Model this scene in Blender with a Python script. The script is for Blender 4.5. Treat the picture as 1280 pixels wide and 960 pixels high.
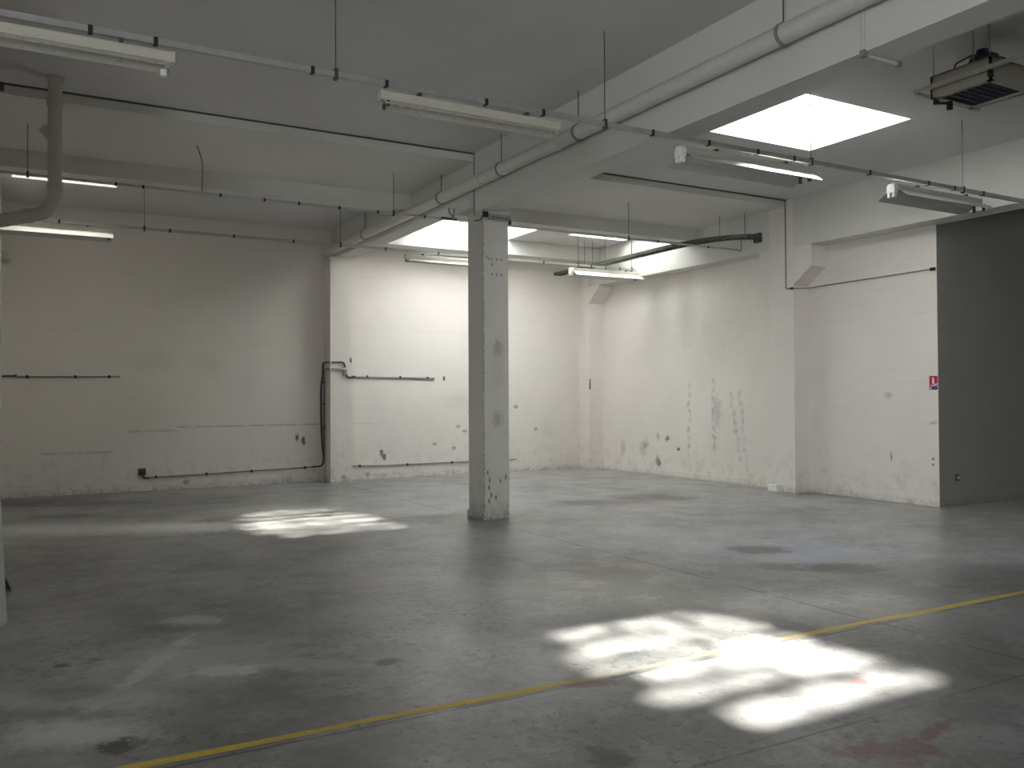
import bpy, bmesh, math, random
from mathutils import Vector, Matrix
random.seed(4)
for o in list(bpy.data.objects): bpy.data.objects.remove(o)
S = bpy.context.scene; COL = S.collection
# ---------------------------------------------------------------- camera, sky, sun, exposure
YAW, PITCH, ROLL, FPX, EYE = .51602, .015426, -.005532, 1086.8, 1.6
def cam_basis():
    f = Vector((math.sin(YAW)*math.cos(PITCH), math.cos(YAW)*math.cos(PITCH), math.sin(PITCH)))
    r = Vector((math.cos(YAW), -math.sin(YAW), 0)); u = r.cross(f)
    c, s = math.cos(ROLL), math.sin(ROLL)
    return c*r+s*u, -s*r+c*u, f
cd = bpy.data.cameras.new('camera'); cam = bpy.data.objects.new('camera', cd); COL.objects.link(cam)
r_, u_, f_ = cam_basis()
m3 = Matrix((r_, u_, -f_)).transposed()
cam.matrix_world = Matrix.Translation((0, 0, EYE)) @ m3.to_4x4()
cd.sensor_width = 36; cd.lens = FPX/1280*36; cd.clip_start = .05; cd.clip_end = 200
S.camera = cam
S.view_settings.view_transform = 'Standard'; S.view_settings.look = 'None'
S.view_settings.gamma = 1; S.view_settings.use_curve_mapping = False
S.view_settings.exposure = 0.30
w = bpy.data.worlds.new('sky'); S.world = w; w.use_nodes = True
w.node_tree.nodes['Background'].inputs[0].default_value = (.93, .965, 1.0, 1)
w.node_tree.nodes['Background'].inputs[1].default_value = 18
SUN_A = .87
def sun(name, b, e, ang, a=SUN_A):
    l = bpy.data.lights.new(name, 'SUN'); l.energy = e; l.angle = math.radians(ang); l.color = (1, .96, .88)
    o = bpy.data.objects.new(name, l); COL.objects.link(o); o.location = (14, 20, 14)
    o.rotation_euler = Vector((-a, -b, -1)).to_track_quat('-Z', 'Y').to_euler()
sun('sun', .54, 30, 1.2, .83)
sun('added_patch_sun', .62, 25, 1.5, .87)  # extra suns, this and the next, added to spread the sun patches
sun('added_patch_sun', .71, 25, 1.5, .83)
for n_, b_, a_ in (('a', .50, .56), ('b', .52, 1.06), ('c', .26, .80)):       # weak extra suns added to imitate streaks from ribbed sheets
    sun('added_streak_sun', b_, 4.5, 6, a_)
def portal(name, loc, sx, sy, rot=(0, 0, 0)):
    l = bpy.data.lights.new(name, 'AREA'); l.shape = 'RECTANGLE'; l.size = sx; l.size_y = sy
    l.cycles.is_portal = True
    o = bpy.data.objects.new(name, l); COL.objects.link(o); o.location = loc; o.rotation_euler = rot
S.cycles.max_bounces = 14; S.cycles.diffuse_bounces = 9; S.cycles.transparent_max_bounces = 12
S.cycles.sample_clamp_indirect = 6
# ---------------------------------------------------------------- dimensions (metres)
ZC = 4.86                      # ceiling
ZB = 4.07                      # soffit of the large beams
XR, YB, XL = 11.45, 16.4, -.25 # right wall, back wall, left wall
XF, YE = 11.1, 7.82            # face of the right pillars, end of the right wall
SKY = [(7.15, 9.15, 6.55, 8.06), (6.65, 8.78, 13.45, 15.62), (9.6, 11.0, 13.1, 14.62), (-.1, 1.3, 13.7, 14.6)]
HG = .62                       # height of the skylight shafts
# ---------------------------------------------------------------- node helpers
def mat(name, col=(.8, .8, .8), rough=.6, metal=0, spec=.5):
    m = bpy.data.materials.new(name); m.use_nodes = True
    b = m.node_tree.nodes['Principled BSDF']
    b.inputs['Base Color'].default_value = (*col, 1); b.inputs['Roughness'].default_value = rough
    b.inputs['Metallic'].default_value = metal; b.inputs['Specular IOR Level'].default_value = spec
    return m
class N:
    def __init__(s, m): s.t = m.node_tree; s.b = s.t.nodes['Principled BSDF']
    def n(s, k, **kw):
        x = s.t.nodes.new(k)
        for a, v in kw.items(): setattr(x, a, v)
        return x
    def l(s, a, b): s.t.links.new(a, b)
    def pos(s):
        if not hasattr(s, '_p'): s._p = s.n('ShaderNodeNewGeometry').outputs['Position']
        return s._p
    def noise(s, scale, detail=5, rough=.6, vec=None, stretch=None):
        v = vec or s.pos()
        if stretch:
            mp = s.n('ShaderNodeMapping'); mp.inputs['Scale'].default_value = stretch; s.l(v, mp.inputs[0]); v = mp.outputs[0]
        x = s.n('ShaderNodeTexNoise'); x.inputs['Scale'].default_value = scale
        x.inputs['Detail'].default_value = detail; x.inputs['Roughness'].default_value = rough
        s.l(v, x.inputs['Vector']); return x.outputs['Fac']
    def ramp(s, f, a, b, lo=0, hi=1):
        x = s.n('ShaderNodeMapRange'); x.interpolation_type = 'LINEAR'; x.clamp = True
        for i, v in ((1, a), (2, b), (3, 0), (4, 1)): x.inputs[i].default_value = v
        s.l(f, x.inputs[0]); r = s.n('ShaderNodeMath', operation='MULTIPLY_ADD', use_clamp=True)
        s.l(x.outputs[0], r.inputs[0]); r.inputs[1].default_value = hi-lo; r.inputs[2].default_value = lo
        return r.outputs[0]
    def math(s, op, a, b=None):
        x = s.n('ShaderNodeMath', operation=op)
        for i, v in enumerate((a, b)):
            if v is None: continue
            if isinstance(v, (int, float)): x.inputs[i].default_value = v
            else: s.l(v, x.inputs[i])
        return x.outputs[0]
    def mix(s, f, a, b, mode='MIX'):
        x = s.n('ShaderNodeMix', data_type='RGBA', blend_type=mode)
        if isinstance(f, (int, float)): x.inputs[0].default_value = f
        else: s.l(f, x.inputs[0])
        for i, v in ((6, a), (7, b)):
            if isinstance(v, tuple): x.inputs[i].default_value = (*v, 1)
            else: s.l(v, x.inputs[i])
        return x.outputs[2]
    def blob(s, loc, rad, rot=0, vec=None, soft=.5, warp=None, amt=.9, strength=1):
        """1 inside a ragged ellipse at loc with radii rad, 0 outside"""
        mp = s.n('ShaderNodeMapping', vector_type='TEXTURE')
        mp.inputs['Location'].default_value = (*loc, 0); mp.inputs['Rotation'].default_value = (0, 0, rot)
        mp.inputs['Scale'].default_value = (*rad, 1); s.l(vec, mp.inputs[0])
        ln = s.n('ShaderNodeVectorMath', operation='LENGTH'); s.l(mp.outputs[0], ln.inputs[0])
        v = ln.outputs['Value']
        if warp is not None: v = s.math('ADD', v, s.math('MULTIPLY', s.math('SUBTRACT', warp, .5), amt*7))
        return s.ramp(v, 1-soft, 1+soft, strength, 0)
    def combine(s, a, b):
        sx = s.n('ShaderNodeSeparateXYZ'); s.l(s.pos(), sx.inputs[0])
        c = s.n('ShaderNodeCombineXYZ'); s.l(sx.outputs[a], c.inputs[0]); s.l(sx.outputs[b], c.inputs[1])
        return c.outputs[0]
    def sep(s, v=None):
        sx = s.n('ShaderNodeSeparateXYZ'); s.l(v or s.pos(), sx.inputs[0]); return sx.outputs
    def line(s, coord, at, half, soft):
        return s.ramp(s.math('ABSOLUTE', s.math('SUBTRACT', coord, at)), half, half+soft, 1, 0)
    def bump(s, h, st=.3, d=.01):
        x = s.n('ShaderNodeBump'); x.inputs['Strength'].default_value = st; x.inputs['Distance'].default_value = d
        s.l(h, x.inputs['Height']); s.l(x.outputs[0], s.b.inputs['Normal'])
# ---------------------------------------------------------------- materials
FLOOR_YAW = -YAW
def floor_material():
    m = mat('painted_concrete', rough=.4); k = N(m)
    big = k.noise(.55, 6, .62); mid = k.noise(2.3, 8, .68); fine = k.noise(14, 8, .7); st = k.noise(3.2, 7, .7, stretch=(1, .45, 1))
    wrp = k.noise(6.5, 9, .78)
    P2 = k.combine(0, 1)
    c = k.mix(k.ramp(big, .40, .60), (.175, .178, .168), (.285, .29, .29))
    c = k.mix(k.math('MULTIPLY', k.ramp(mid, .50, .56), .38), c, (.38, .382, .375))
    c = k.mix(k.math('MULTIPLY', k.ramp(st, .52, .60), .33), c, (.15, .148, .14))
    c = k.mix(k.math('MULTIPLY', k.ramp(fine, .50, .60), .38), c, (.13, .13, .125))
    pits = k.noise(17, 8, .75); c = k.mix(k.math('MULTIPLY', k.math('MULTIPLY', k.ramp(pits, .545, .585), k.ramp(k.noise(1.3, 5, .7), .48, .56)), .8), c, (.085, .083, .08))
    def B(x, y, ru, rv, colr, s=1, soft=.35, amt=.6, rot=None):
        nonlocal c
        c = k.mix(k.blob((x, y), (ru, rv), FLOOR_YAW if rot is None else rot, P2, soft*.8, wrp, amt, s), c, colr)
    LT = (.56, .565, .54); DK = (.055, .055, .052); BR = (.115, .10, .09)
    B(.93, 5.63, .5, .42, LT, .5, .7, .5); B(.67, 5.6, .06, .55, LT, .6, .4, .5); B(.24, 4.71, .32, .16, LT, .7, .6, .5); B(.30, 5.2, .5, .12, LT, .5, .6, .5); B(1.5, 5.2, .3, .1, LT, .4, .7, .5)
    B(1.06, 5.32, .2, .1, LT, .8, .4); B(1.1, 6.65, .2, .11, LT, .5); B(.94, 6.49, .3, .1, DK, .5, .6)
    B(.49, 12.1, 1.6, .45, LT, .75, .7, .5); B(1.9, 11.5, 1.0, .3, LT, .5, .7, .5); B(3.2, 12.6, .8, .5, LT, .4, .7, .5); B(6.97, 6.32, .8, .75, (.33, .35, .42), .7, .7, .8); B(6.8, 11.8, 1.4, 1.1, (.34, .36, .39), .6, .7, .8)  # pale far streak and bluish ellipses: light and reflections put into the colour
    B(.39, 15.3, 1.5, .5, DK, .8, .6, .9); B(.64, 13.4, .6, .25, DK, .6, .5); B(.26, 5.31, .22, .13, DK, .5, .6)
    B(1.05, 4.85, .3, .18, DK, .35, .7); B(.11, 9.06, .5, .55, DK, .4, .7)
    B(1.95, 4.98, .06, .07, DK, .9, .35, .8); B(.40, 4.42, .085, .08, DK, .95, .3, .9); B(2.28, 3.14, .1, .12, DK, .9, .35, .7)
    B(.23, 5.92, .04, .045, DK, .9); B(.42, 5.95, .05, .025, DK, .7)
    B(6.69, 6.65, .3, .25, BR, 1, .4, .5); B(6.63, 5.54, .42, .22, BR, 1, .4, .5); B(6.2, 5.9, .25, .15, BR, .8, .5, .6); B(8.79, 10.9, .6, .5, BR, .95, .4, .5); B(7.57, 10.9, .7, .3, BR, .8, .5, .5); B(9.6, 8.6, .35, .25, BR, .6, .5, .6); B(7.9, 8.2, .3, .2, BR, .5, .5, .6)
    B(4.73, 6.44, .4, .2, (.15, .12, .105), .8, .45, .5); B(5.6, 5.0, .3, .12, BR, .4, .5, .9); B(3.08, 5.22, .3, .2, BR, .25, .6)
    B(6.79, 4.53, .1, .06, (.16, .13, .05), .8)
    RD = (.17, .045, .045)
    B(2.78, 4.02, .17, .05, RD, .9, .35, .5, -.35); B(3.39, 2.60, .2, .16, (.15, .06, .055), .85, .5, .8); B(4.1, 3.3, .045, .05, (.38, .09, .09), .95, .2, .2)
    B(3.80, 2.64, .17, .04, (.17, .07, .06), .8, .4, .6, .2); B(4.3, 2.3, .2, .1, (.15, .07, .06), .5, .5, .8); B(4.22, 2.74, .3, .2, DK, .3, .6)
    xyz = k.sep(); X, Y = xyz[0], xyz[1]
    wob = k.math('MULTIPLY', k.math('SUBTRACT', k.noise(3, 4), .5), .03)
    br = k.ramp(k.noise(2.2, 3), .38, .5)
    def J(co, at, half, s=1):
        nonlocal c
        c = k.mix(k.math('MULTIPLY', k.line(k.math('ADD', co, wob), at, half, .006), k.math('MULTIPLY', br, s)), c, (.05, .05, .048))
    J(X, 5.27, .008, .95); J(Y, 4.05, .006, .9); J(Y, 10.3, .004, .3)
    J(Y, 2.9, .005, .6)
    k.l(c, k.b.inputs['Base Color'])
    ro = k.ramp(k.noise(1.6, 2, .5), .3, .7, .30, .42); k.l(ro, k.b.inputs['Roughness']); k.b.inputs['Specular IOR Level'].default_value = .45
    k.bump(k.noise(3, 8, .6), .12, .012)
    return m
def wall_material(name, base, marks=None, dirt=.5, courses=True):
    m = mat(name, rough=.75, spec=.25); k = N(m)
    xyz = k.sep(); Z = xyz[2]
    a = k.noise(.9, 5); b = k.noise(5, 8, .7); n2 = k.noise(16, 6, .7)
    c = k.mix(k.ramp(a, .3, .7), base, tuple(v*.93 for v in base))
    c = k.mix(k.math('MULTIPLY', k.ramp(b, .55, .8), .25*dirt), c, tuple(v*.62 for v in base))
    # scuffs and dirt low on the wall
    low = k.math('MULTIPLY', k.ramp(Z, .02, .9, 1, 0), k.ramp(b, .5, .68))
    c = k.mix(k.math('MULTIPLY', low, .45*dirt), c, (.30, .27, .22))
    c = k.mix(k.math('MULTIPLY', k.math('MULTIPLY', k.ramp(Z, .0, .12, 1, 0), k.ramp(n2, .4, .6)), .6*dirt), c, (.16, .15, .12))
    h = k.math('MULTIPLY', k.noise(9, 8, .7), 1.0)
    if courses:                                                   # faint painted-over block courses
        g = k.math('ABSOLUTE', k.math('SUBTRACT', k.math('FRACT', k.math('ADD', k.math('DIVIDE', k.math('ADD', Z, k.math('MULTIPLY', k.math('SUBTRACT', k.noise(.7, 2), .5), .04)), .2), .5)), .5))
        gl = k.ramp(g, .02, .06, 1, 0)
        gm = k.math('MULTIPLY', gl, k.ramp(k.noise(.8, 3, stretch=(1, 1, 3)), .45, .65))
        c = k.mix(k.math('MULTIPLY', gm, .16), c, tuple(v*.55 for v in base))
        h = k.math('SUBTRACT', h, k.math('MULTIPLY', gm, .6))
    if marks: c = marks(k, c)
    k.l(c, k.b.inputs['Base Color'])
    k.bump(h, .2 if courses else .08, .008)
    return m
WHITE = (.74, .70, .655)
GREY = (.10, .10, .10)
def back_marks(k, c):
    P2 = k.combine(0, 2); wr = k.noise(9, 7, .75); wf = k.noise(26, 6, .75)
    Z = k.sep()[2]; X = k.sep()[0]
    def B(x, z, a, b, s=.8, col=(.12, .115, .10), soft=.4, amt=.6, w=None):
        nonlocal c
        c = k.mix(k.blob((x, z), (a, b), 0, P2, soft, w or wr, amt, s), c, col)
    B(2.03, 2.27, .3, .15, .16, (.30, .28, .22), .7); B(2.97, 2.24, .2, .16, .13, (.30, .28, .22), .7); B(1.9, 1.2, .5, .35, .12, (.30, .28, .22), .8)
    for x, z in ((4.60, .86), (4.72, .80), (6.3, .50), (6.36, .42)): B(x, z, .035, .07, .95, soft=.3, w=wf)
    for x, z in ((7.68, 2.0), (5.55, 2.33)): B(x, z, .03, .05, 1, soft=.2, amt=.1)
    for x, z in ((7.46, .65), (7.9, .55), (8.15, .9), (8.3, 1.3), (8.0, 1.0), (2.6, .12), (6.0, .1), (5.4, .1), (9.4, 1.4), (9.9, .9)): B(x, z, .05, .035, .6, soft=.4, w=wf)
    B(8.0, 1.55, .25, .12, .2, (.4, .38, .34), .8); B(10.2, .9, .15, .15, .2, (.4, .38, .34), .8)
    def L(x0, x1, z, h, s):
        nonlocal c
        mk = k.math('MULTIPLY', k.line(Z, z, h, .015), k.math('MULTIPLY', k.line(X, (x0+x1)/2, (x1-x0)/2, .08), k.ramp(wr, .35, .55)))
        c = k.mix(k.math('MULTIPLY', mk, s*.6), c, (.20, .19, .16))
    L(.35, 1.35, .70, .012, .7); L(1.7, 2.4, 1.045, .012, .6); L(2.5, 5.0, 1.105, .008, .8); L(5.7, 6.3, 1.1, .006, .4)
    L(5.7, 9.6, 2.95, .005, .15); L(5.7, 9.0, 1.75, .006, .08)
    return c
def right_marks(k, c):
    P2 = k.combine(1, 2); wr = k.noise(9, 7, .75); wf = k.noise(30, 6, .75)
    def B(y, z, a, b, s=.8, col=(.13, .125, .12), soft=.45, amt=.8, w=None, rot=0):
        nonlocal c
        c = k.mix(k.blob((y, z), (a, b), rot, P2, soft, w or wf, amt, s), c, col)
    def column(y0, z0, y1, z1, n, s):
        for i in range(n):
            t = i/(n-1); B(y0+(y1-y0)*t+random.uniform(-.03, .03), z0+(z1-z0)*t, .035, .055, s*random.uniform(.35, .85), rot=random.uniform(-.6, .6), soft=.5, amt=1.1)
    column(13.14, 1.8, 13.15, .45, 9, .55); column(12.44, 1.9, 12.46, .65, 8, .6)
    column(11.98, 1.62, 11.78, .45, 8, .5); column(11.75, 1.65, 11.6, .3, 9, .4)
    B(13.80, .75, .06, .05, .9, soft=.3); B(14.1, .78, .05, .07, .4); B(14.5, .6, .08, .1, .35); B(13.47, .55, .045, .03, 1, soft=.2); B(14.6, .5, .1, .12, .3)
    B(14.12, .27, .06, .1, .8); B(14.05, .22, .03, .06, .8); B(15.3, .5, .08, .15, .25); B(12.35, 1.3, .1, .25, .3, w=wr)
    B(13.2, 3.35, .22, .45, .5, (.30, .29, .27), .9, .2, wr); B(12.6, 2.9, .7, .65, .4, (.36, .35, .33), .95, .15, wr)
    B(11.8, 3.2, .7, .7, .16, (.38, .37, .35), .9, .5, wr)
    B(8.6, .68, .015, .06, .7, soft=.3); B(7.91, .68, .02, .02, .9, soft=.2, amt=.1); B(7.91, .60, .02, .02, .8, soft=.2, amt=.1)
    B(8.65, 1.6, .06, .04, .35); B(7.9, 1.2, .05, .02, .4); B(8.35, .45, .1, .15, .15, (.4, .38, .34))
    return c
def column_material():
    def mk(k, c):
        Z = k.sep()[2]; X = k.sep()[0]; wf = k.noise(22, 8, .75); wr = k.noise(7, 8, .75)
        P2 = k.combine(0, 2)
        def B(x, z, a, b, s=.7, col=(.14, .13, .11), soft=.5, amt=.7, w=None):
            nonlocal c
            c = k.mix(k.blob((x, z), (a, b), 0, P2, soft, w or wf, amt, s), c, col)
        B(5.49, 2.25, .06, .1, .45); B(5.48, 1.32, .07, .09, .4); B(5.49, 2.0, .09, .3, .12)
        for x, z in ((5.36, 3.42), (5.41, 3.35), (5.40, 3.42), (5.48, 3.42), (5.55, 3.42), (5.41, 3.22), (5.48, 3.22), (5.55, 3.22), (5.33, 3.45)): B(x, z, .012, .018, .9, soft=.3, amt=.15)
        for x, z in ((5.33, .62), (5.36, .52), (5.35, .42), (5.38, .32), (5.52, .5), (5.35, .25), (5.45, .28), (5.6, .55)): B(x, z, .015, .035, .85, soft=.3, amt=.4)
        edge = k.math('MULTIPLY', k.math('MULTIPLY', k.line(X, 5.285, .006, .012), k.line(k.sep()[1], 10.055, .012, .02)), k.ramp(wf, .45, .6))
        c = k.mix(k.math('MULTIPLY', edge, .5), c, (.10, .10, .085))
        lo = k.math('MULTIPLY', k.ramp(Z, .1, 1.4, 1, 0), k.ramp(wr, .48, .66))
        c = k.mix(k.math('MULTIPLY', lo, .3), c, (.26, .23, .17))
        lo2 = k.math('MULTIPLY', k.ramp(Z, .0, .25, 1, 0), k.ramp(wf, .4, .6))
        return k.mix(k.math('MULTIPLY', lo2, .7), c, (.12, .11, .09))
    return wall_material('column_paint', (.58, .565, .52), mk, .55, False)
M_FLOOR = floor_material()
M_BACK = wall_material('back_wall_paint', WHITE, back_marks, 1)
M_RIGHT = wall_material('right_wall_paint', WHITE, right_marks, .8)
M_WALL = wall_material('wall_paint', WHITE, None, .6)
M_SHADED = wall_material('recess_wall_shade', (.36, .36, .33), None, 1)  # wall white darkened: the shade of the recess put into its colour
M_COLUMN = column_material()
M_CEIL = wall_material('ceiling_paint', (.61, .60, .60), None, .25, False)
M_BEAM = wall_material('beam_paint', (.64, .635, .60), None, .3, False)
M_SHAFT = mat('shaft_paint', (.86, .86, .85), .7)
def metal_mat(name, col, rough, metal, amt=.35):
    m = mat(name, col, rough, metal); k = N(m)
    k.l(k.mix(k.math('MULTIPLY', k.ramp(k.noise(12, 6, .7), .4, .7), amt), col, tuple(v*.5 for v in col)), k.b.inputs['Base Color'])
    k.l(k.ramp(k.noise(20, 4), .3, .7, rough*.8, min(1, rough*1.25)), k.b.inputs['Roughness']); return m
M_GALV = metal_mat('galvanised_steel', (.48, .49, .48), .45, .5)
M_ENAMEL = metal_mat('cream_enamel', (.62, .60, .50), .4, 0, .2)
M_REFL = metal_mat('reflector_enamel', (.56, .55, .48), .3, .1, .06)
M_REFLG = metal_mat('aluminium_reflector', (.56, .55, .52), .5, .35, .08)
M_WHITE = metal_mat('white_plastic', (.88, .88, .86), .4, 0, .05)
M_BLACK = metal_mat('black_plastic', (.018, .018, .018), .5, 0, .3)
M_DARK = metal_mat('dark_steel', (.10, .10, .095), .5, .5)
M_TRAY = metal_mat('tray_steel', (.12, .118, .10), .5, .6)
M_PIPE = metal_mat('painted_pipe', (.60, .59, .55), .45, 0, .22)
M_DPIPE = metal_mat('dusty_downpipe', (.48, .47, .42), .6, 0, .3)
M_COND = metal_mat('grey_conduit', (.27, .265, .24), .55, .1)
M_CABLE = metal_mat('black_cable', (.03, .03, .028), .5, 0)
M_RED = metal_mat('sign_red', (.50, .015, .035), .4, 0, .2)
M_BLUE = metal_mat('sign_blue', (.02, .07, .26), .4, 0, .2)
M_NAVY = metal_mat('motor_navy', (.035, .04, .075), .45, .2)
M_HEAT = metal_mat('heater_enamel', (.36, .34, .27), .5, .1, .25)
M_LEAF = metal_mat('panel_paint', (.52, .54, .52), .6, 0, .15)
def yellow_material():
    m = mat('yellow_line_paint', rough=.5); k = N(m)
    c = k.mix(k.ramp(k.noise(8, 8, .75), .5, .62), (.62, .43, .045), (.50, .36, .08))
    c = k.mix(k.math('MULTIPLY', k.ramp(k.noise(24, 8, .8), .56, .64), .8), c, (.13, .12, .09))
    # greyed across the near sun patch: sunlight washing it out, put into the colour
    X = k.sep()[0]
    washout = k.math('MULTIPLY', k.line(X, 3.55, .62, .45), k.ramp(k.noise(5, 8, .7), .34, .5))
    c = k.mix(k.math('MULTIPLY', washout, .85), c, (.30, .30, .27))
    k.l(c, k.b.inputs['Base Color']); return m
M_YELLOW = yellow_material()
def pane_material(name, seed, lo, a, b, sc, rim=None, tlm=.35):
    """dirty clear sheet: mottling shaped to imitate sunlight broken up by a dome"""
    m = bpy.data.materials.new(name); m.use_nodes = True; t = m.node_tree; k = N(m)
    d = k.noise(sc, 4, .5, stretch=(1, .8, 1)); mp = k.n('ShaderNodeMapping'); mp.inputs['Location'].default_value = (seed, seed*1.7, 0)
    k.l(k.pos(), mp.inputs[0]); d = k.noise(sc, 3.5, .55, vec=mp.outputs[0])
    d2 = k.noise(sc*2.6, 3, .5, vec=mp.outputs[0])
    f = k.math('MULTIPLY', k.ramp(d, a, b, lo, 1), k.ramp(d2, .36, .58, .35, 1))
    if rim:                                                        # rim of the sheet darkened to hold daylight back at the edges
        P2 = k.combine(0, 1); x0, x1, y0, y1 = rim
        f = k.math('MULTIPLY', f, k.blob(((x0+x1)/2, (y0+y1)/2), ((x1-x0)/2*1.12, (y1-y0)/2*1.15), 0, P2, .22, k.noise(2.8, 3, .5), .25))
    cl = k.mix(f, (0, 0, 0), (1, 1, 1))
    tr = k.n('ShaderNodeBsdfTransparent'); k.l(cl, tr.inputs[0])
    tl = k.n('ShaderNodeBsdfTranslucent'); tl.inputs[0].default_value = (.75, .78, .8, 1)
    mx = k.n('ShaderNodeMixShader'); mx.inputs[0].default_value = tlm
    k.l(tr.outputs[0], mx.inputs[1]); k.l(tl.outputs[0], mx.inputs[2])
    out = [n for n in t.nodes if n.type == 'OUTPUT_MATERIAL'][0]; k.l(mx.outputs[0], out.inputs[0]); t.nodes.remove(k.b)
    return m
M_PANE = pane_material('dirty_sun_pattern_sheet', 3.1, .14, .36, .55, 6.5, SKY[0])  # mottled mask added to pattern the near sun patch
M_PANE2 = pane_material('rim_dimmed_skylight_sheet', 9.4, .16, .40, .58, 4.0, (6.7, 8.8, 13.2, 15.2), .45)  # rim mask added to hold back daylight near the back edge
M_PANE2.node_tree.nodes['Translucent BSDF'].inputs[0].default_value = (.52, .54, .55, 1)
M_PANE3 = pane_material('dimmed_skylight_sheet', 5.5, .2, .4, .6, 2.6, None, .97)  # sheet darkened to dim the daylight on the right header
M_PANE3.node_tree.nodes['Translucent BSDF'].inputs[0].default_value = (.30, .31, .30, 1)
M_PANE4 = pane_material('deep_dimmed_skylight_sheet', 2.5, .05, .5, .8, 2.6, None, .97)  # sheet darkened further to dim the far left opening
M_PANE4.node_tree.nodes['Translucent BSDF'].inputs[0].default_value = (.16, .16, .15, 1)
# ---------------------------------------------------------------- mesh helpers
def link(name, bm, m, parent=None, smooth=False):
    me = bpy.data.meshes.new(name); bm.normal_update(); bm.to_mesh(me); bm.free()
    me.materials.append(m)
    if smooth:
        for p in me.polygons: p.use_smooth = True
        try: me.set_sharp_from_angle(angle=math.radians(40))
        except Exception: pass
    o = bpy.data.objects.new(name, me); COL.objects.link(o)
    if parent: o.parent = parent
    return o
def struct(name, bm, m, parent=None):
    o = link(name, bm, m, parent)
    if not parent: o['kind'] = 'structure'
    return o
def tag(o, label, cat, group=None):
    o['label'] = label; o['category'] = cat
    if group: o['group'] = group
    return o
def thing(name, loc, label, cat, group=None, rz=0):
    o = bpy.data.objects.new(name, None); COL.objects.link(o); o.location = loc; o.rotation_euler = (0, 0, rz); o.empty_display_size = .1
    return tag(o, label, cat, group)
def nb(): return bmesh.new()
def box(bm, x0, x1, y0, y1, z0, z1, bev=0):
    r = bmesh.ops.create_cube(bm, size=1)
    for v in r['verts']: v.co = Vector(((x0+x1)/2+v.co.x*(x1-x0), (y0+y1)/2+v.co.y*(y1-y0), (z0+z1)/2+v.co.z*(z1-z0)))
    if bev:
        es = list({e for v in r['verts'] for e in v.link_edges})
        bmesh.ops.bevel(bm, geom=es, offset=bev, segments=2, profile=.6, affect='EDGES')
    return bm
def prism(bm, prof, axis, a, b):
    """extrude closed 2-D profile along axis; profile is in the two other axes in xyz order"""
    def P(p, t):
        q = list(p); q.insert('xyz'.index(axis), t); return Vector(q)
    A = [bm.verts.new(P(p, a)) for p in prof]; Bv = [bm.verts.new(P(p, b)) for p in prof]
    n = len(prof); bm.faces.new(A); bm.faces.new(list(reversed(Bv)))
    for i in range(n): bm.faces.new((A[i], A[(i+1) % n], Bv[(i+1) % n], Bv[i]))
    bmesh.ops.recalc_face_normals(bm, faces=bm.faces[:]); return bm
def tube(bm, pts, r, n=10, caps=True):
    pts = [Vector(p) for p in pts]; rings = []; up = None
    for i, p in enumerate(pts):
        d = (pts[min(i+1, len(pts)-1)]-pts[max(i-1, 0)]).normalized()
        if up is None: up = Vector((0, 0, 1)) if abs(d.z) < .9 else Vector((1, 0, 0))
        s = d.cross(up).normalized(); up = s.cross(d).normalized()
        rings.append([bm.verts.new(p+(s*math.cos(2*math.pi*j/n)+up*math.sin(2*math.pi*j/n))*r) for j in range(n)])
    for a, b in zip(rings, rings[1:]):
        for j in range(n): bm.faces.new((a[j], a[(j+1) % n], b[(j+1) % n], b[j]))
    if caps: bm.faces.new(list(reversed(rings[0]))); bm.faces.new(rings[-1])
    return bm
def bend(pts, r, n=6):
    """round the corners of a polyline"""
    pts = [Vector(p) for p in pts]; out = [pts[0]]
    for a, b, c in zip(pts, pts[1:], pts[2:]):
        d1 = (a-b).normalized(); d2 = (c-b).normalized(); q = min(r, (a-b).length*.45, (c-b).length*.45)
        s, e = b+d1*q, b+d2*q
        for i in range(n+1):
            t = i/n; out.append(s*(1-t)**2+b*2*t*(1-t)+e*t*t)
    return out+[pts[-1]]
def slab(bm, x0, x1, y0, y1, z0, z1, holes):
    xs = sorted({x0, x1, *[v for h in holes for v in h[:2] if x0 < v < x1]}); ys = sorted({y0, y1, *[v for h in holes for v in h[2:] if y0 < v < y1]})
    vt = {}
    def V(x, y, z):
        if (x, y, z) not in vt: vt[(x, y, z)] = bm.verts.new((x, y, z))
        return vt[(x, y, z)]
    def solid(i, j):
        if not (0 <= i < len(xs)-1 and 0 <= j < len(ys)-1): return False
        cx, cy = (xs[i]+xs[i+1])/2, (ys[j]+ys[j+1])/2
        return not any(h[0] < cx < h[1] and h[2] < cy < h[3] for h in holes)
    for i in range(len(xs)-1):
        for j in range(len(ys)-1):
            if not solid(i, j): continue
            a, b, c, d = xs[i], xs[i+1], ys[j], ys[j+1]
            bm.faces.new((V(a, c, z0), V(a, d, z0), V(b, d, z0), V(b, c, z0))); bm.faces.new((V(a, c, z1), V(b, c, z1), V(b, d, z1), V(a, d, z1)))
            if not solid(i-1, j): bm.faces.new((V(a, c, z0), V(a, c, z1), V(a, d, z1), V(a, d, z0)))
            if not solid(i+1, j): bm.faces.new((V(b, c, z0), V(b, d, z0), V(b, d, z1), V(b, c, z1)))
            if not solid(i, j-1): bm.faces.new((V(a, c, z0), V(b, c, z0), V(b, c, z1), V(a, c, z1)))
            if not solid(i, j+1): bm.faces.new((V(a, d, z0), V(a, d, z1), V(b, d, z1), V(b, d, z0)))
    return bm
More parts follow.
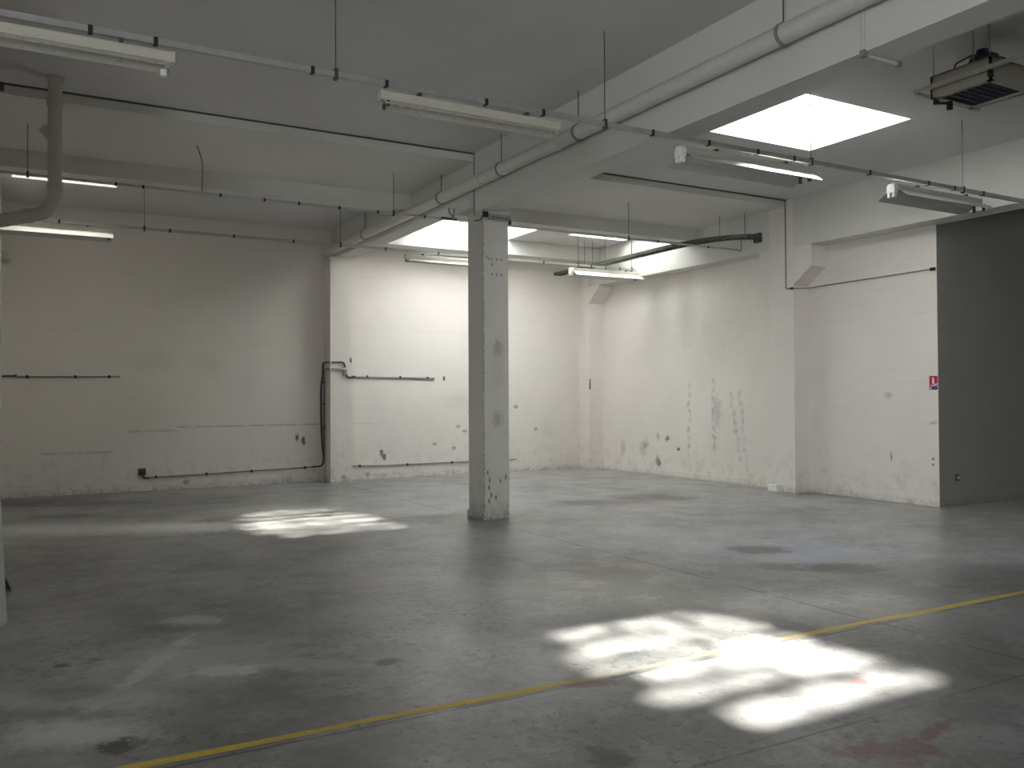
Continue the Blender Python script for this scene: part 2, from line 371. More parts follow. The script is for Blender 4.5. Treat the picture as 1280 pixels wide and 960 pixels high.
# ---------------------------------------------------------------- the shell
X0, X1, Y0 = -6.5, 17.0, -7.5
struct('floor', box(nb(), X0-.2, X1+.2, Y0-.2, YB+.25, -.2, 0), M_FLOOR)
struct('ceiling', slab(nb(), X0-.2, X1+.2, Y0-.2, YB+.25, ZC, ZC+.12, SKY), M_CEIL)
struct('wall_back', box(nb(), XL-.3, X1+.2, YB, YB+.25, 0, ZC), M_BACK)
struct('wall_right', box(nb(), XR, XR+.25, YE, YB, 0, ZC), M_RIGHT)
struct('wall_recess', box(nb(), XR+.25, X1, YE+.005, YE+.25, 0, ZC), M_SHADED)
bm = nb(); box(bm, XR+.001, XR+.25, YE-.006, YE, 0, ZC); struct('wall_recess', bm, M_SHADED)
struct('wall_far_right', box(nb(), X1, X1+.2, Y0, YE+.2, 0, ZC), M_SHADED)
struct('wall_left', box(nb(), XL-.25, XL, 7.36, YB-.001, 0, ZC), M_WALL)
bm = nb(); DY0, DY1, DZ = -5.2, -2.2, 3.2                           # side wall of the next bay, with an unseen doorway added for side daylight
box(bm, X0-.2, X0, Y0, DY0, 0, ZC); box(bm, X0-.2, X0, DY1, 7.56, 0, ZC); box(bm, X0-.2, X0, DY0, DY1, DZ, ZC)
struct('wall_left_bay', bm, M_WALL)
portal('doorway_daylight', (X0-.05, (DY0+DY1)/2, DZ/2), DZ, DY1-DY0, (0, math.radians(-90), 0))
struct('wall_left_return', box(nb(), X0, XL-.25, 7.36, 7.56, 0, ZC), M_WALL)
bm = nb()                                                           # front wall behind the viewer
box(bm, X0, X1, Y0-.2, Y0, 0, ZC)
struct('wall_front', bm, M_WALL)

# beams
struct('ceiling_beam', box(nb(), 5.28, 5.6, Y0, 10.3, ZB, ZC), M_BEAM)              # big beam over the column, near half
struct('ceiling_beam', box(nb(), 5.28, 5.6, 10.3, YB, 4.30, ZC), M_BEAM)            # far half
for a, b in ((XL, 5.28), (5.6, XR)): struct('ceiling_beam', box(nb(), a, b, 12.5, 12.8, 4.52, ZC), M_BEAM)
struct('ceiling_beam', box(nb(), 5.6, XR, 15.63, YB, 4.56, ZC), M_BEAM)
for a, b in ((XL, 5.28), (5.6, XF)): struct('joint_cover', box(nb(), a, b, 10.3, 12.5, ZC-.11, ZC, .0), M_BEAM)
for a, b in ((XL, 5.28), (5.6, XF)): struct('joint_gap', box(nb(), a, b, 10.28, 10.3, ZC-.016, ZC), M_DARK)
struct('header_beam', box(nb(), XF, XR+.05, Y0, 10.15, 4.05, ZC), M_BEAM)
struct('header_beam', box(nb(), XF, XR, 10.66, 16.0, 4.07, ZC), M_BEAM)
# pillars built against the walls, with haunches under the header beams
def pillar(x0, x1, y0, y1, z, h=()):
    bm = nb(); box(bm, x0, x1, y0, y1, 0, z)
    for prof in h: prism(bm, prof, 'x', x0+.002, x1-.002)
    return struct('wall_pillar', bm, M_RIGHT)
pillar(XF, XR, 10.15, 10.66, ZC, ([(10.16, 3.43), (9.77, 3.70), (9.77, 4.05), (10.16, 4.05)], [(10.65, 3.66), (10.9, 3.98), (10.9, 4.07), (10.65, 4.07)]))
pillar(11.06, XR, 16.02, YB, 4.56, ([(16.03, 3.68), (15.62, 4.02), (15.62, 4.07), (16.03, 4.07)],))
struct('wall_pillar', box(nb(), 5.14, 5.56, 16.04, YB, 0, 4.3), M_BACK)
struct('baseboard_pillar', box(nb(), 11.05, XR, 15.99, 16.02, 0, .17), M_WALL)
struct('baseboard_right', box(nb(), XR-.02, XR, 10.66, 16.0, 0, .11), M_WALL)
# skylights: shaft, frame, bars and a dirty, light-shaping sheet
for i, (a, b, c, d) in enumerate(SKY):
    bm = nb(); z0, z1 = ZC+.0, ZC+HG; t = .08
    box(bm, a-t, a, c-t, d+t, ZC+.12, z1); box(bm, b, b+t, c-t, d+t, ZC+.12, z1); box(bm, a, b, c-t, c, ZC+.12, z1); box(bm, a, b, d, d+t, ZC+.12, z1)
    wdw = struct('window_%d' % (i+1), bm, M_SHAFT)
    f = nb(); box(f, a-t, b+t, c-t, c+.03, z1, z1+.05); box(f, a-t, b+t, d-.03, d+t, z1, z1+.05); box(f, a-t, a+.03, c, d, z1, z1+.05); box(f, b-.03, b+t, c, d, z1, z1+.05)
    link('frame', f, M_WHITE, wdw)
    nx = max(1, round((b-a)/.55))
    for q in range(1, nx):
        x = a+(b-a)*q/nx; link('glazing_bar', box(nb(), x-.02, x+.02, c+.03, d-.03, z1, z1+.04), M_WHITE, wdw)
    if d-c > 1: link('glazing_bar', box(nb(), a+.03, b-.03, (c+d)/2-.02, (c+d)/2+.02, z1-.005, z1+.035), M_WHITE, wdw)
    p = nb(); vs = [p.verts.new(v) for v in ((a-t, c-t, z1+.06), (b+t, c-t, z1+.06), (b+t, d+t, z1+.06), (a-t, d+t, z1+.06))]; p.faces.new(vs)
    link('pane', p, (M_PANE, M_PANE2, M_PANE3, M_PANE4)[i], wdw)
    portal('skylight_daylight', ((a+b)/2, (c+d)/2, z1+.1), b-a+.1, d-c+.1)
# white inner faces of the shaft through the slab thickness belong to the ceiling slab
# ---------------------------------------------------------------- the column
col = link('concrete_column', box(nb(), 5.28, 5.655, 10.05, 10.50, 0, ZB, .008), M_COLUMN)
tag(col, 'freestanding square concrete column in scuffed off-white paint, dirty near its foot', 'column')
bm = nb(); box(bm, 5.262, 5.30, 10.03, 10.52, 0, .10, .006)
link('foot_plinth', bm, M_COLUMN, col)
t = thing('column_clamp', (5.28, 10.04, 3.98), 'small steel strap and dark clamp around the top of the freestanding column', 'clamp')
link('strap', box(nb(), .06, .385, -.035, -.002, -.045, .03, .004), M_COND, t)
link('strap_rod', tube(nb(), [(.10, -.045, -.01), (.37, -.045, -.02)], .006), M_DARK, t)
link('clamp_block', box(nb(), -.02, .05, -.045, -.003, -.02, .05, .004), M_BLACK, t)
link('end_hook', box(nb(), .372, .392, -.05, .0, -.09, -.03, .003), M_BLACK, t)
link('side_bracket', tube(nb(), bend([(-.018, .22, -.03), (-.022, .05, -.05), (-.018, -.02, -.0)], .05), .008), M_DARK, t)
t = thing('pull_switch', (5.655, 10.3, 1.75), 'black lever switch box on the hidden side of the freestanding column', 'switch')
link('switch_box', box(nb(), 0, .06, -.06, .05, .12, .28, .01), M_BLACK, t)
link('lever', tube(nb(), bend([(.05, -.02, .2), (.04, -.02, .12), (.02, -.02, 0)], .04), .013), M_BLACK, t)
link('cable_stub', tube(nb(), bend([(.03, 0, .27), (.06, 0, .25), (.12, .0, .20)], .04), .006), M_CABLE, t)
# ---------------------------------------------------------------- floor line
bm = nb(); n = 90; last = None
for i in range(n+1):
    x = -.6+(XR+.5-(-.6))*i/n; y = 4.12+.012*math.sin(x*1.7)+.006*math.sin(x*5.1)-.0*x; h = .030+.004*math.sin(x*3.3)
    a, b = bm.verts.new((x, y-h, .0015)), bm.verts.new((x, y+h, .0015))
    if last: bm.faces.new((last[0], a, b, last[1]))
    last = (a, b)
tag(link('floor_line', bm, M_YELLOW), 'worn yellow line painted across the grey concrete floor', 'floor marking')
# ---------------------------------------------------------------- rails with hangers
def rail(name, label, y, z, x0, x1, hz, w_, rods, clips, cap=0):
    t = thing(name, (x0, y, z), label, 'lighting rail', 'suspended lighting rails')
    L = x1-x0; bm = nb()                                           # open channel
    prism(bm, [(-w_/2, 0), (w_/2, 0), (w_/2, hz), (w_/2-.012, hz), (w_/2-.012, hz-.003), (w_/2-.003, hz-.003), (w_/2-.003, .003), (-w_/2+.003, .003), (-w_/2+.003, hz-.003), (-w_/2+.012, hz-.003), (-w_/2+.012, hz), (-w_/2, hz)], 'x', 0, L)
    link('channel', bm, M_GALV, t)
    for x in rods:
        o = link('hanger_rod', tube(nb(), [(x-x0, 0, hz*.5), (x-x0, 0, ZC-z)], .0045, 6), M_DARK, t)
        link('hanger_nut', box(nb(), x-x0-.014, x-x0+.014, -w_/2-.004, w_/2+.004, -.018, hz+.022, .003), M_DARK, o)
    for x in clips: link('clip', box(nb(), x-x0-.014, x-x0+.014, -w_/2-.006, w_/2+.006, -.006, hz+.004, .002), M_BLACK, t)
    return t
rail('lighting_rail', 'nearest galvanised lighting rail, crossing the whole ceiling from upper left to right wall', 6.285, 4.005, XL-2.5, XF, .043, .038,
     (2.06, 4.53, 7.15, 9.72), (.40, .80, 1.88, 2.46, 3.33, 3.88, 5.06, 5.74, 6.38, 6.89, 8.05, 9.06, 9.54, 10.1))
rail('lighting_rail', 'middle lighting rail, second from the viewer, passing just above the column clamp', 11.3, 4.155, XL, 11.0, .028, .03,
     (.08, 4.53, 8.6), (1.0, 1.3, 2.2, 2.75, 3.2, 3.75, 4.3, 5.0, 9.2, 10.3))
rail('lighting_rail', 'farthest lighting rail, running close along the back wall below the ceiling', 14.1, 4.155, XL, 10.9, .042, .04,
     (1.64, 4.70, 9.50, 10.15, 10.8), (.5, 2.0, 2.95, 3.9, 5.5, 6.5, 7.2, 8.7, 9.8, 10.5))
t = thing('rail_end_loop', (11.0, 11.3, 4.155), 'thin grey upright bracket ending the middle rail near the right wall', 'bracket')
link('upright', tube(nb(), bend([(-.02, 0, .0), (.07, 0, .0), (.07, 0, .2), (.07, 0, .245)], .02), .009), M_COND, t)
link('cross_arm', tube(nb(), [(-.0, 0, .235), (.1, 0, .235)], .008), M_COND, t)
tag(link('loose_wire', tube(nb(), bend([(1.88, 11.28, ZC), (1.93, 11.29, 4.72), (1.99, 11.3, 4.55), (1.98, 11.3, 4.19)], .15), .006, 6), M_DARK), 'curved loose wire dropping from the ceiling to the middle rail, left bay', 'wire')
# ---------------------------------------------------------------- lamps
def batten(x0, x1, y, z, label, tail=False):
    """narrow fluorescent batten: box spine, folded reflector, lamp holders and end caps"""
    L = x1-x0; t = thing('fluorescent_batten', (x0, y, z), label, 'light fitting', 'narrow cream battens')
    bm = nb(); prism(bm, [(-.035, .0), (.035, .0), (.035, .06), (.028, .072), (-.028, .072), (-.035, .06)], 'x', 0, L); link('spine', bm, M_ENAMEL, t)
    bm = nb(); prism(bm, [(-.036, -.003), (-.085, -.045), (-.083, -.047), (-.034, -.009), (.034, -.009), (.083, -.047), (.085, -.045), (.036, -.003)], 'x', .02, L-.02); link('reflector', bm, M_REFL, t)
    for s in (0, 1):
        x = s*(L-.012); link('end_cap', box(nb(), x-.003, x+.015, -.037, .037, -.002, .074, .004), M_ENAMEL, t)
        for q in (-1, 1):
            bm = nb(); xx = .05 if s == 0 else L-.05
            box(bm, xx-.012, xx+.012, q*.045-.012, q*.045+.012, -.055, -.008, .004); link('lamp_holder', bm, M_ENAMEL if s else M_DARK, t)
    for f in (.2, .8): link('suspension_clip', box(nb(), L*f-.012, L*f+.012, -.04, .04, .072, .10, .003), M_DARK, t)
    if tail: link('loose_holder', box(nb(), L-.09, L-.05, -.02, .02, -.095, -.05, .006), M_WHITE, t)
    return t
def winged(x0, x1, y, z, label, ragged=True):
    """wide reflector fitting with a white socket block at the left end"""
    L = x1-x0; t = thing('reflector_light', (x0, y, z), label, 'light fitting', 'wide metal reflector fittings')
    bm = nb(); prism(bm, [(-.035, .02), (.035, .02), (.035, .085), (-.035, .085)], 'x', .02, L-.02); link('spine', bm, M_REFL, t)
    bm = nb(); prof = [(-.035, .02), (-.105, -.01), (-.19, -.075), (-.192, -.072), (-.107, -.006), (-.035, .024), (.035, .024), (.107, -.006), (.192, -.072), (.19, -.075), (.105, -.01), (.035, .02)]
    prism(bm, prof, 'x', .0, L); link('reflector', bm, M_REFLG, t)
    blk = link('socket_block', prism(nb(), [(-.05, -.015), (.05, -.015), (.05, .05), (.035, .08), (-.035, .08), (-.05, .05)], 'x', -.03, .03), M_WHITE, t)
    for q in (-1, 1): link('socket_prong', box(nb(), -.03, .02, q*.03-.012, q*.03+.012, -.07, -.015, .004), M_WHITE, blk)
    for q in (-1, 1): link('lamp_holder', box(nb(), L-.06, L-.03, q*.06-.014, q*.06+.014, -.065, .012, .004), M_DARK, t)
    for f in (.25, .8): link('suspension_clip', box(nb(), L*f-.012, L*f+.012, -.042, .042, .085, .11, .003), M_DARK, t)
    return t
batten(-.75, .92, 6.285, 3.895, 'cream narrow batten light at top left, cut off by the picture edge', True)
batten(2.41, 4.04, 6.285, 3.895, 'cream narrow batten light hanging under the nearest rail, left of the big beam')
winged(5.40, 7.10, 6.285, 3.865, 'wide metal reflector light below the square skylight opening')
winged(8.44, 10.07, 6.285, 3.865, 'dark wide reflector light near the recess at far right, under the nearest rail')
winged(-.45, 1.20, 14.1, 4.035, 'bright wide reflector light in the far left corner beside the grey downpipe')
batten(5.86, 7.55, 14.1, 4.04, 'narrow batten light partly hidden behind the freestanding column')
winged(9.34, 10.98, 14.1, 4.035, 'wide reflector light in the far right corner below the cable tray')
# ---------------------------------------------------------------- pipes
t = thing('ceiling_pipe', (5.17, 16.4, 4.415), 'long white-painted pipe running beside the big ceiling beam', 'pipe')
link('pipe_run', tube(nb(), [(0, 0, 0), (0, -6, 0), (0, -12, 0), (0, -16.4-7.2, 0)], .08, 24), M_PIPE, t, True)
for yy in (-6.5, -8.35, -12.6):
    link('coupling', tube(nb(), [(0, yy-.06, 0), (0, yy+.06, 0)], .088, 24), M_PIPE, t, True)
for yy in (-2.2, -5.3, -7.05, -8.75, -11.6):
    b_ = link('pipe_clamp', tube(nb(), [(0, yy-.015, 0), (0, yy+.015, 0)], .092, 24), M_COND, t, True)
    link('clamp_rod', tube(nb(), [(0, yy, .08), (0, yy, ZC-4.415)], .006, 6), M_DARK, b_)
t = thing('rail_bracket', (5.36, 11.15, 4.17), 'forked steel bracket carrying the middle rail under the beam beside the column', 'bracket')
link('fork', tube(nb(), bend([(-.05, 0, .13), (-.05, 0, .06), (0, 0, .03), (.02, 0, -.03)], .03), .012), M_COND, t)
link('fork_arm', tube(nb(), bend([(.03, 0, .13), (.03, 0, .05), (.02, 0, -.02)], .03), .012), M_COND, t)
link('bolt', tube(nb(), [(-.12, .1, .0), (.12, .1, -.0)], .016), M_DARK, t)
t = thing('downpipe', (.31, 9.88, ZC), 'thick grey downpipe at upper left bending into the left wall', 'pipe')
link('pipe_run', tube(nb(), bend([(0, 0, 0), (0, 0, -1.36), (-.56, 0, -1.52)], .2, 10), .066, 24), M_DPIPE, t, True)
link('collar', tube(nb(), [(0, 0, -.22), (0, 0, -.30)], .076, 24), M_DPIPE, t, True)
link('collar', tube(nb(), [(0, 0, -1.08), (0, 0, -1.15)], .073, 24), M_DPIPE, t, True)
link('collar', tube(nb(), [(-.20, 0, -1.417), (-.26, 0, -1.434)], .073, 24), M_DPIPE, t, True)
link('ceiling_flange', tube(nb(), [(0, 0, 0), (0, 0, -.02)], .088, 24), M_DPIPE, t, True)
link('side_branch', tube(nb(), [(-.02, .0, -.62), (-.10, .05, -.52)], .05, 16), M_DPIPE, t, True)
t = thing('wall_bracket', (XL, 9.6, 4.62), 'blackened bracket on the left wall just below the ceiling', 'bracket')
link('plate', box(nb(), 0, .06, -.1, .1, -.1, .12, .01), M_BLACK, t)
link('arm', box(nb(), .05, .12, -.03, .03, -.06, .02, .008), M_DARK, t)
# conduit down the beam and pillar at the building joint
t = thing('joint_conduit', (5.27, 10.285, 4.02), 'thin grey conduit dropping down the beam side to the column clamp', 'conduit')
link('conduit_run', tube(nb(), [(0, 0, 0), (0, 0, ZC-4.02)], .009, 8), M_COND, t)
t = thing('pillar_conduit', (XF-.012, 10.3, 3.40), 'thin grey conduit down the right wall pillar, turning along the wall to the recess', 'conduit')
link('conduit_run', tube(nb(), [(0, 0, ZC-3.40), (0, 0, 0)], .010, 8), M_COND, t)
link('elbow', tube(nb(), bend([(0, 0, .02), (0, 0, -.02), (0, -.155, -.03), (.0, -.17, -.02)], .03), .011, 8), M_COND, t)
link('junction_block', box(nb(), -.022, .012, -.16, -.10, -.045, -.012, .004), M_BLACK, t)
link('wall_run', tube(nb(), bend([(0, -.165, -.03), (.05, -.175, -.03), (.33, -.18, -.01), (.345, -.5, .0), (.345, 7.83-10.3, .015)], .04), .009, 8), M_COND, t)
link('end_clip', box(nb(), .32, .362, 7.83-10.3, 7.90-10.3, -.01, .035, .004), M_BLACK, t)
t = thing('beam_conduit', (5.27, 4.15, 4.38), 'short thick conduit dropping down the big beam and crossing under it, upper right', 'conduit')
link('conduit_run', tube(nb(), bend([(0, 0, .02), (0, 0, -.33), (.40, 0, -.33)], .04), .014, 10), M_PIPE, t, True)
link('saddle', box(nb(), -.018, .03, -.02, .02, -.35, -.30, .004), M_COND, t)
link('end_plug', box(nb(), .36, .41, -.018, .018, -.348, -.31, .004), M_COND, t)
# ---------------------------------------------------------------- cable tray
def tray(name, label, pts, w_=.20, hg=()):
    t = thing(name, pts[0], label, 'cable tray'); o = Vector(pts[0]); P = [Vector(p)-o for p in pts]
    for s in (-1, 1):
        side = []
        for i, p in enumerate(P):
            d = (P[min(i+1, len(P)-1)]-P[max(i-1, 0)]); d.z = 0; d.normalize(); nrm = Vector((d.y, -d.x, 0)); side.append(p+nrm*s*w_/2)
        bm = nb(); R = []
        for q in side: R.append([bm.verts.new(q+Vector((0, 0, z))+Vector((dx, 0, 0))) for dx, z in ((-.004, -.03), (.004, -.03), (.004, .03), (-.004, .03))])
        for a, b in zip(R, R[1:]):
            for j in range(4): bm.faces.new((a[j], a[(j+1) % 4], b[(j+1) % 4], b[j]))
        bm.faces.new(R[0]); bm.faces.new(R[-1]); bmesh.ops.recalc_face_normals(bm, faces=bm.faces[:]); link('side_rail', bm, M_TRAY, t)
    bm = nb(); acc = 0; rung = nb()
    for a, b in zip(P, P[1:]):
        L = (b-a).length; d = (b-a).normalized(); nrm = Vector((d.y, -d.x, 0)).normalized()
        while acc < L:
            c = a+d*acc; tube(rung, [c-nrm*w_/2+Vector((0, 0, -.02)), c+nrm*w_/2+Vector((0, 0, -.02))], .012, 6); acc += .12
        acc -= L
    r = link('rungs', rung, M_TRAY, t)
    for off, rr in ((-.05, .016), (-.01, .012), (.035, .018)):
        link('cable', tube(nb(), [p+Vector((off, off*.6, .0)) for p in P], rr, 8), M_CABLE, t, True)
    for x, y in hg: link('hanger_rod', tube(nb(), [(x-o.x, y-o.y, -.03), (x-o.x, y-o.y, ZC-o.z)], .0045, 6), M_DARK, t)
    return t
cv = [(10.3, 16.1, 4.30), (10.3, 14.0, 4.30), (10.3, 12.6, 4.31), (10.32, 12.1, 4.315), (10.38, 11.75, 4.32), (10.50, 11.4, 4.33), (10.68, 11.12, 4.335), (10.86, 10.98, 4.34), (11.08, 10.9, 4.34)]
tray('cable_tray', 'dark steel cable ladder curving along the right wall to the pillar', cv, .2, ((10.2, 14.9), (10.4, 14.9), (10.2, 13.3), (10.4, 12.9), (10.62, 11.35), (10.86, 11.0)))
tt = [o for o in bpy.data.objects if o.name == 'cable_tray'][0]
link('end_bracket', box(nb(), .72, .79, -5.28, -5.14, -.06, .10, .005), M_DARK, tt)
# ---------------------------------------------------------------- conduits on the back wall
YW = YB-.012
def conduit(name, label, pts, r, clips=(), m=None, cat='conduit'):
    o = Vector(pts[0]); t = thing(name, pts[0], label, cat)
    link('conduit_run', tube(nb(), [Vector(p)-o for p in pts], r, 8), m or M_COND, t)
    for c in clips: link('clip', box(nb(), c[0]-o.x-.018, c[0]-o.x+.018, -.02, .012, c[1]-o.z-.025, c[1]-o.z+.025, .004), M_BLACK, t)
    return t
conduit('wall_conduit', 'short grey conduit at eye height on the back wall, far left bay', [(XL+.17, YW, 1.985), (1.52, YW, 1.995)], .013, ((.12, 1.985), (.83, 1.99), (1.35, 1.993)))
tag(link('hooked_cable', tube(nb(), bend([(XL+.01, YW, 1.993), (-.05, YW, 1.998), (-.03, YW, 2.03), (-.055, YW, 1.99), (-.03, YW, 1.97), (.05, YW, 1.97)], .03), .012, 8), M_CABLE), 'short black hooked cable end in the far left corner of the back wall', 'cable')
t = conduit('skirting_conduit', 'low grey conduit on the back wall between black socket and cable bundle', [(1.98, YW, .235), (3.0, YW, .25), (4.9, YW, .29)], .013, ((2.1, .24), (2.95, .25), (3.75, .262), (4.75, .285)))
t = thing('wall_socket', (1.87, YB, .33), 'small black socket box low on the back wall', 'socket')
link('socket_body', box(nb(), -.06, .06, -.06, 0, -.05, .07, .01), M_BLACK, t)
link('socket_lid', box(nb(), -.05, .05, -.072, -.058, .0, .065, .006), M_DARK, t)
link('cable_tail', tube(nb(), bend([(.0, -.03, -.04), (.03, -.03, -.10), (.12, -.015, -.10)], .05), .015, 8), M_CABLE, t)
YC = 16.018                                                         # cables run just in front of the pillar face
t = thing('cable_bundle', (5.06, YB-.02, .29), 'black cable bundle climbing in the corner left of the back wall pillar', 'cable')
link('riser_cable', tube(nb(), bend([(-.18, 0, 0), (.02, 0, .01), (.05, -.01, .12), (.02, -.01, .45), (0, -.01, .9), (0, -.01, 1.55), (.035, -.015, 1.75), (.03, -.03, 2.0), (.03, YC-YB+.02, 2.0), (.055, YC-YB+.02, 2.0)], .09), .015, 10), M_CABLE, t, True)
link('riser_cable', tube(nb(), bend([(.055, -.015, .06), (.055, -.015, 1.6), (.055, -.02, 1.87), (.05, YC-YB+.02, 1.87), (.06, YC-YB+.02, 1.87)], .06), .015, 10), M_COND, t, True)
for z in (.75, 1.2, 1.62): link('clip', box(nb(), .03, .07, -.035, -.005, z-.015, z+.015, .004), M_BLACK, t)
t = thing('crossing_cables', (5.15, YC, 2.15), 'looped black and grey cables crossing the face of the back wall pillar', 'cable')
link('black_loop', tube(nb(), bend([(0, 0, .14), (.245, 0, .14), (.275, 0, .04)], .09), .015, 10), M_CABLE, t, True)
link('grey_loop', tube(nb(), bend([(0, 0, .01), (.225, 0, .0), (.305, 0, -.14), (.345, 0, -.16)], .06), .015, 10), M_COND, t, True)
link('cable_joint', box(nb(), .235, .305, -.02, .015, -.11, .0, .01), M_COND, t)
link('lower_cable', tube(nb(), bend([(.275, 0, -.06), (.325, 0, -.16), (.47, 0, -.13)], .05), .018, 10), M_CABLE, t, True)
t = conduit('wall_conduit', 'short grey conduit at eye height on the back wall, right of the wall pillar', [(5.62, YW, 2.02), (7.46, YW, 2.0)], .020, ((6.0, 2.03), (6.7, 2.02), (7.3, 2.01)))
link('cable_tail', tube(nb(), bend([(-.035, YC-YW, 0), (-.03, YC-YW+.05, -.01), (-.03, -.02, -.005), (.06, 0, 0)], .05), .018, 10), M_CABLE, t, True)
t = conduit('skirting_conduit', 'low grey conduit along the back wall behind the freestanding column', [(5.66, YW, .33), (5.665, YW, .275), (5.76, YW, .27), (6.5, YW, .255), (9.4, YW, .26)], .013, ((5.84, .268), (6.85, .256), (7.85, .256), (8.8, .258)))
t = thing('wall_hook', (5.63, YB, 2.30), 'small black hook on the back wall above the cable crossing', 'hook')
link('hook_plate', box(nb(), -.02, .015, -.02, 0, -.06, .06, .004), M_BLACK, t)
link('hook_tip', box(nb(), -.035, -.015, -.035, -.015, -.08, -.03, .004), M_DARK, t)
t = thing('wall_latch', (XF+.0, 16.015, 1.86), 'tiny brown latch on the corner pillar', 'latch')
t.location = (11.075, 16.018, 1.86)
link('latch_plate', box(nb(), -.012, .022, -.02, 0, -.09, .06, .004), metal_mat('rusty_latch', (.22, .13, .08), .7, .1), t)
link('latch_pin', box(nb(), -.004, .010, -.03, -.01, -.03, .14, .002), M_DARK, t)
# white box at the foot of the right pillar
t = thing('floor_box', (XF-.0, 10.58, 0), 'small white box on the floor at the foot of the right wall pillar', 'box')
link('box_body', box(nb(), -.09, -.004, -.12, .10, 0, .10, .012), M_WHITE, t)
link('box_lid', box(nb(), -.095, -.0, -.125, .105, .10, .112, .004), M_WHITE, t)
t = thing('corner_box', (XL, 16.3, 3.94), 'small cream box high in the far left corner', 'box')
link('box_body', box(nb(), 0, .10, -.08, .08, -.06, .07, .01), M_ENAMEL, t)
link('box_lid', box(nb(), .10, .108, -.07, .07, -.05, .06, .004), M_ENAMEL, t)
# sign
t = thing('extinguisher_sign', (XR, 7.888, 1.777), 'small red and blue fire extinguisher sign near the end of the right wall', 'sign')
link('red_panel', box(nb(), -.008, 0, -.064, .064, -.05, .1, .002), M_RED, t)
link('blue_panel', box(nb(), -.008, 0, -.064, .064, -.10, -.055, .002), M_BLUE, t)
def flat(pts, m, name, parent, d=.0105):
    bm = nb(); prism(bm, [(-y, z) for y, z in pts], 'x', -d, -.006); return link(name, bm, m, parent)
flat([(-.014, -.015), (.014, -.015), (.016, .05), (.008, .064), (-.008, .064), (-.016, .05)], M_WHITE, 'extinguisher_symbol', t)
flat([(-.02, .066), (.012, .066), (.012, .074), (-.02, .074)], M_WHITE, 'handle_symbol', t)
flat([(-.045, -.038), (.0, -.042), (.058, -.03), (.058, -.008), (.04, -.012), (.02, -.028), (-.02, -.032), (-.045, -.03)], M_WHITE, 'flame_symbol', t)
flat([(-.05, -.088), (-.03, -.088), (-.03, -.066), (-.05, -.066)], M_WHITE, 'blue_mark', t)
# small fitting on the recess wall
t = thing('wall_fitting', (11.86, YE, .40), 'tiny dark broken fitting low on the dim recess wall', 'fitting')
link('fitting_plate', box(nb(), -.035, .035, -.02, .004, -.05, .05, .008), M_DARK, t)
link('fitting_peg', box(nb(), -.015, .01, -.035, -.015, -.02, .025, .004), M_ENAMEL, t)
# ---------------------------------------------------------------- panel leaning at the left
t = thing('leaning_panel', (-.068, 7.27, 0), 'pale panel leaning on the left wall at the picture edge, only a sliver showing', 'panel')
bm = nb(); L = .9; dx, dy = -.313, -.95
prof = []
A = [Vector((0, 0, 0)), Vector((dx*L, dy*L, 0))]
up = Vector((-.10, 0, 2.05)); nrm = Vector((-.045, .015, 0))
vs = [bm.verts.new(v) for v in (A[0], A[1], A[1]+up, A[0]+up, A[0]+nrm, A[1]+nrm, A[1]+up+nrm, A[0]+up+nrm)]
for f in ((0, 1, 2, 3), (7, 6, 5, 4), (0, 4, 5, 1), (1, 5, 6, 2), (2, 6, 7, 3), (3, 7, 4, 0)): bm.faces.new([vs[i] for i in f])
bmesh.ops.recalc_face_normals(bm, faces=bm.faces[:]); link('board', bm, M_LEAF, t)
t = thing('door_stop', (-.12, 8.5, 0), 'small black wedge on the floor by the left wall', 'door stop')
bm = nb(); prism(bm, [(-.10, 0), (.065, 0), (.055, .045), (-.0, .16), (-.06, .2), (-.10, .2)], 'y', -.05, .05); link('wedge', bm, M_BLACK, t)
link('wedge_base', box(nb(), -.11, .07, -.06, .06, 0, .015, .004), M_DARK, t)
# ---------------------------------------------------------------- suspended heater
t = thing('ceiling_heater', (7.7, 4.8, 4.37), 'beige suspended air heater with dark grille and navy motor, upper right', 'heater')
bm = nb(); bx, by, hh = .30, .29, .20
for (a, b, c, d) in ((-bx, bx, -by, -by+.02), (-bx, bx, by-.02, by), (-bx, -bx+.02, -by, by), (bx-.02, bx, -by, by)): box(bm, a, b, c, d, 0, hh)
box(bm, -bx, bx, -by, by, hh-.01, hh+.004)
for (a, b, c, d) in ((-bx, bx, -by, -by+.05), (-bx, bx, by-.06, by), (-bx, -bx+.05, -by, by), (bx-.05, bx, -by, by)): box(bm, a, b, c, d, -.01, 0)
link('casing', bm, M_HEAT, t)
g = link('grille', box(nb(), -bx+.02, bx-.02, -by+.02, by-.02, .008, .03), M_NAVY, t)
for i in range(7): link('grille_bar', box(nb(), -bx+.05, bx-.05, -by+.07+i*.068, -by+.076+i*.068, -.002, .010), M_BLACK, g)
bm = nb(); n = 20
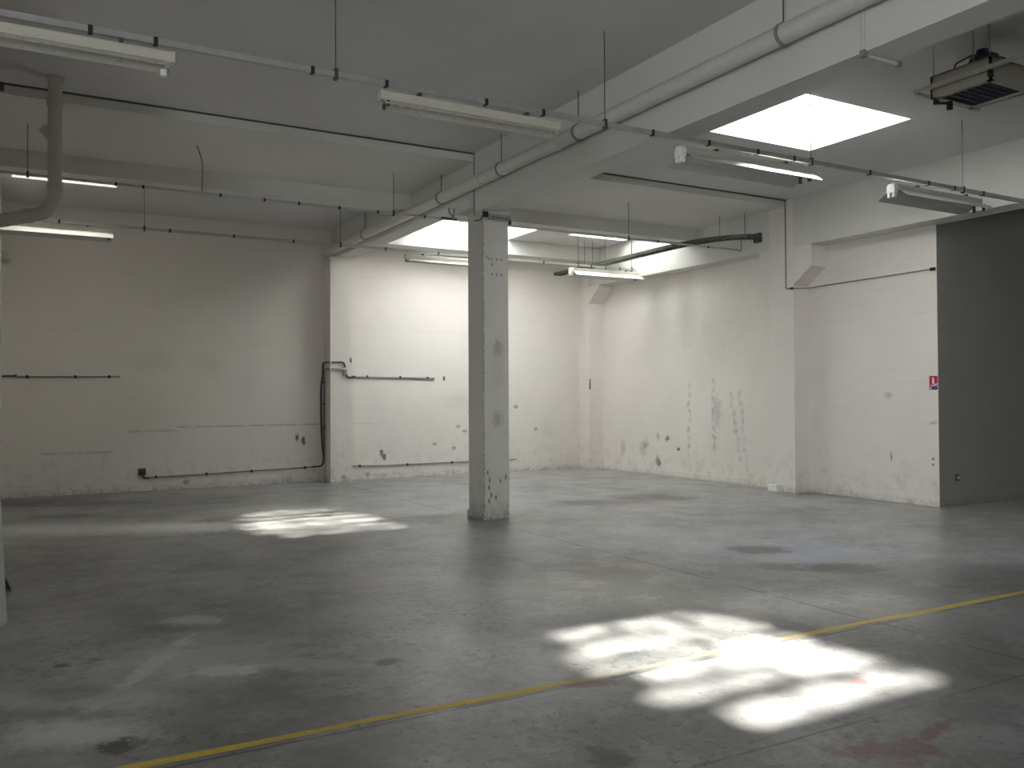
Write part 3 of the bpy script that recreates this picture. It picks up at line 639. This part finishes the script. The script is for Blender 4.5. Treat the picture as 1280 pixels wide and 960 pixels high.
prof = [(.0, .40), (.05, .40), (.055, .36), (.09, .345), (.12, .30), (.125, .21)]
rings = [[bm.verts.new((r*math.cos(2*math.pi*j/n), r*math.sin(2*math.pi*j/n)-.03, z)) for j in range(n)] for r, z in prof[1:]]
for a, b in zip(rings, rings[1:]):
    for j in range(n): bm.faces.new((a[j], b[j], b[(j+1) % n], a[(j+1) % n]))
bm.faces.new(rings[0]); bm.faces.new(list(reversed(rings[-1]))); bmesh.ops.recalc_face_normals(bm, faces=bm.faces[:])
link('fan_motor', bm, M_NAVY, t, True)
link('motor_cage', tube(nb(), bend([(-.22, .10, .20), (-.22, .10, .27), (-.14, -.02, .33), (-.10, -.04, .33), (-.10, -.04, .21)], .03), .008, 8), M_DARK, t)
link('motor_cage', tube(nb(), bend([(.06, -.06, .38), (.12, -.10, .36), (.14, -.10, .30), (.28, -.14, .22)], .03), .010, 8), M_DARK, t)
link('motor_cage', tube(nb(), bend([(.03, -.03, .34), (.10, -.16, .31), (.26, -.22, .21)], .03), .008, 8), M_DARK, t)
link('support_bar', prism(nb(), [(-.49, .03), (-.44, .03), (-.44, .055), (-.49, .055)], 'y', -.95, .33), M_GALV, t)
link('support_bar', prism(nb(), [(.44, .03), (.47, .03), (.47, .055), (.44, .055)], 'y', -.95, .33), M_GALV, t)
link('cross_bar', box(nb(), -.49, .47, .29, .32, .005, .03), M_GALV, t)
link('valve', tube(nb(), bend([(-.30, .25, -.01), (-.29, .24, -.06), (-.20, .22, -.05), (-.14, .20, -.05)], .02), .012, 8), M_BLACK, t)
link('valve', box(nb(), -.31, -.27, .22, .26, -.07, -.03, .005), M_BLACK, t)
link('valve', box(nb(), -.17, -.13, .18, .22, -.11, -.03, .005), M_BLACK, t)
link('valve', box(nb(), -.31, -.27, -.30, -.26, .02, .08, .005), M_BLACK, t)
for x, y in ((-.28, .27), (-.28, -.12), (.28, .27), (-.28, -.27)): link('hanger_rod', tube(nb(), [(x, y, .19), (x, y, ZC-4.37)], .005, 6), M_COND, t)
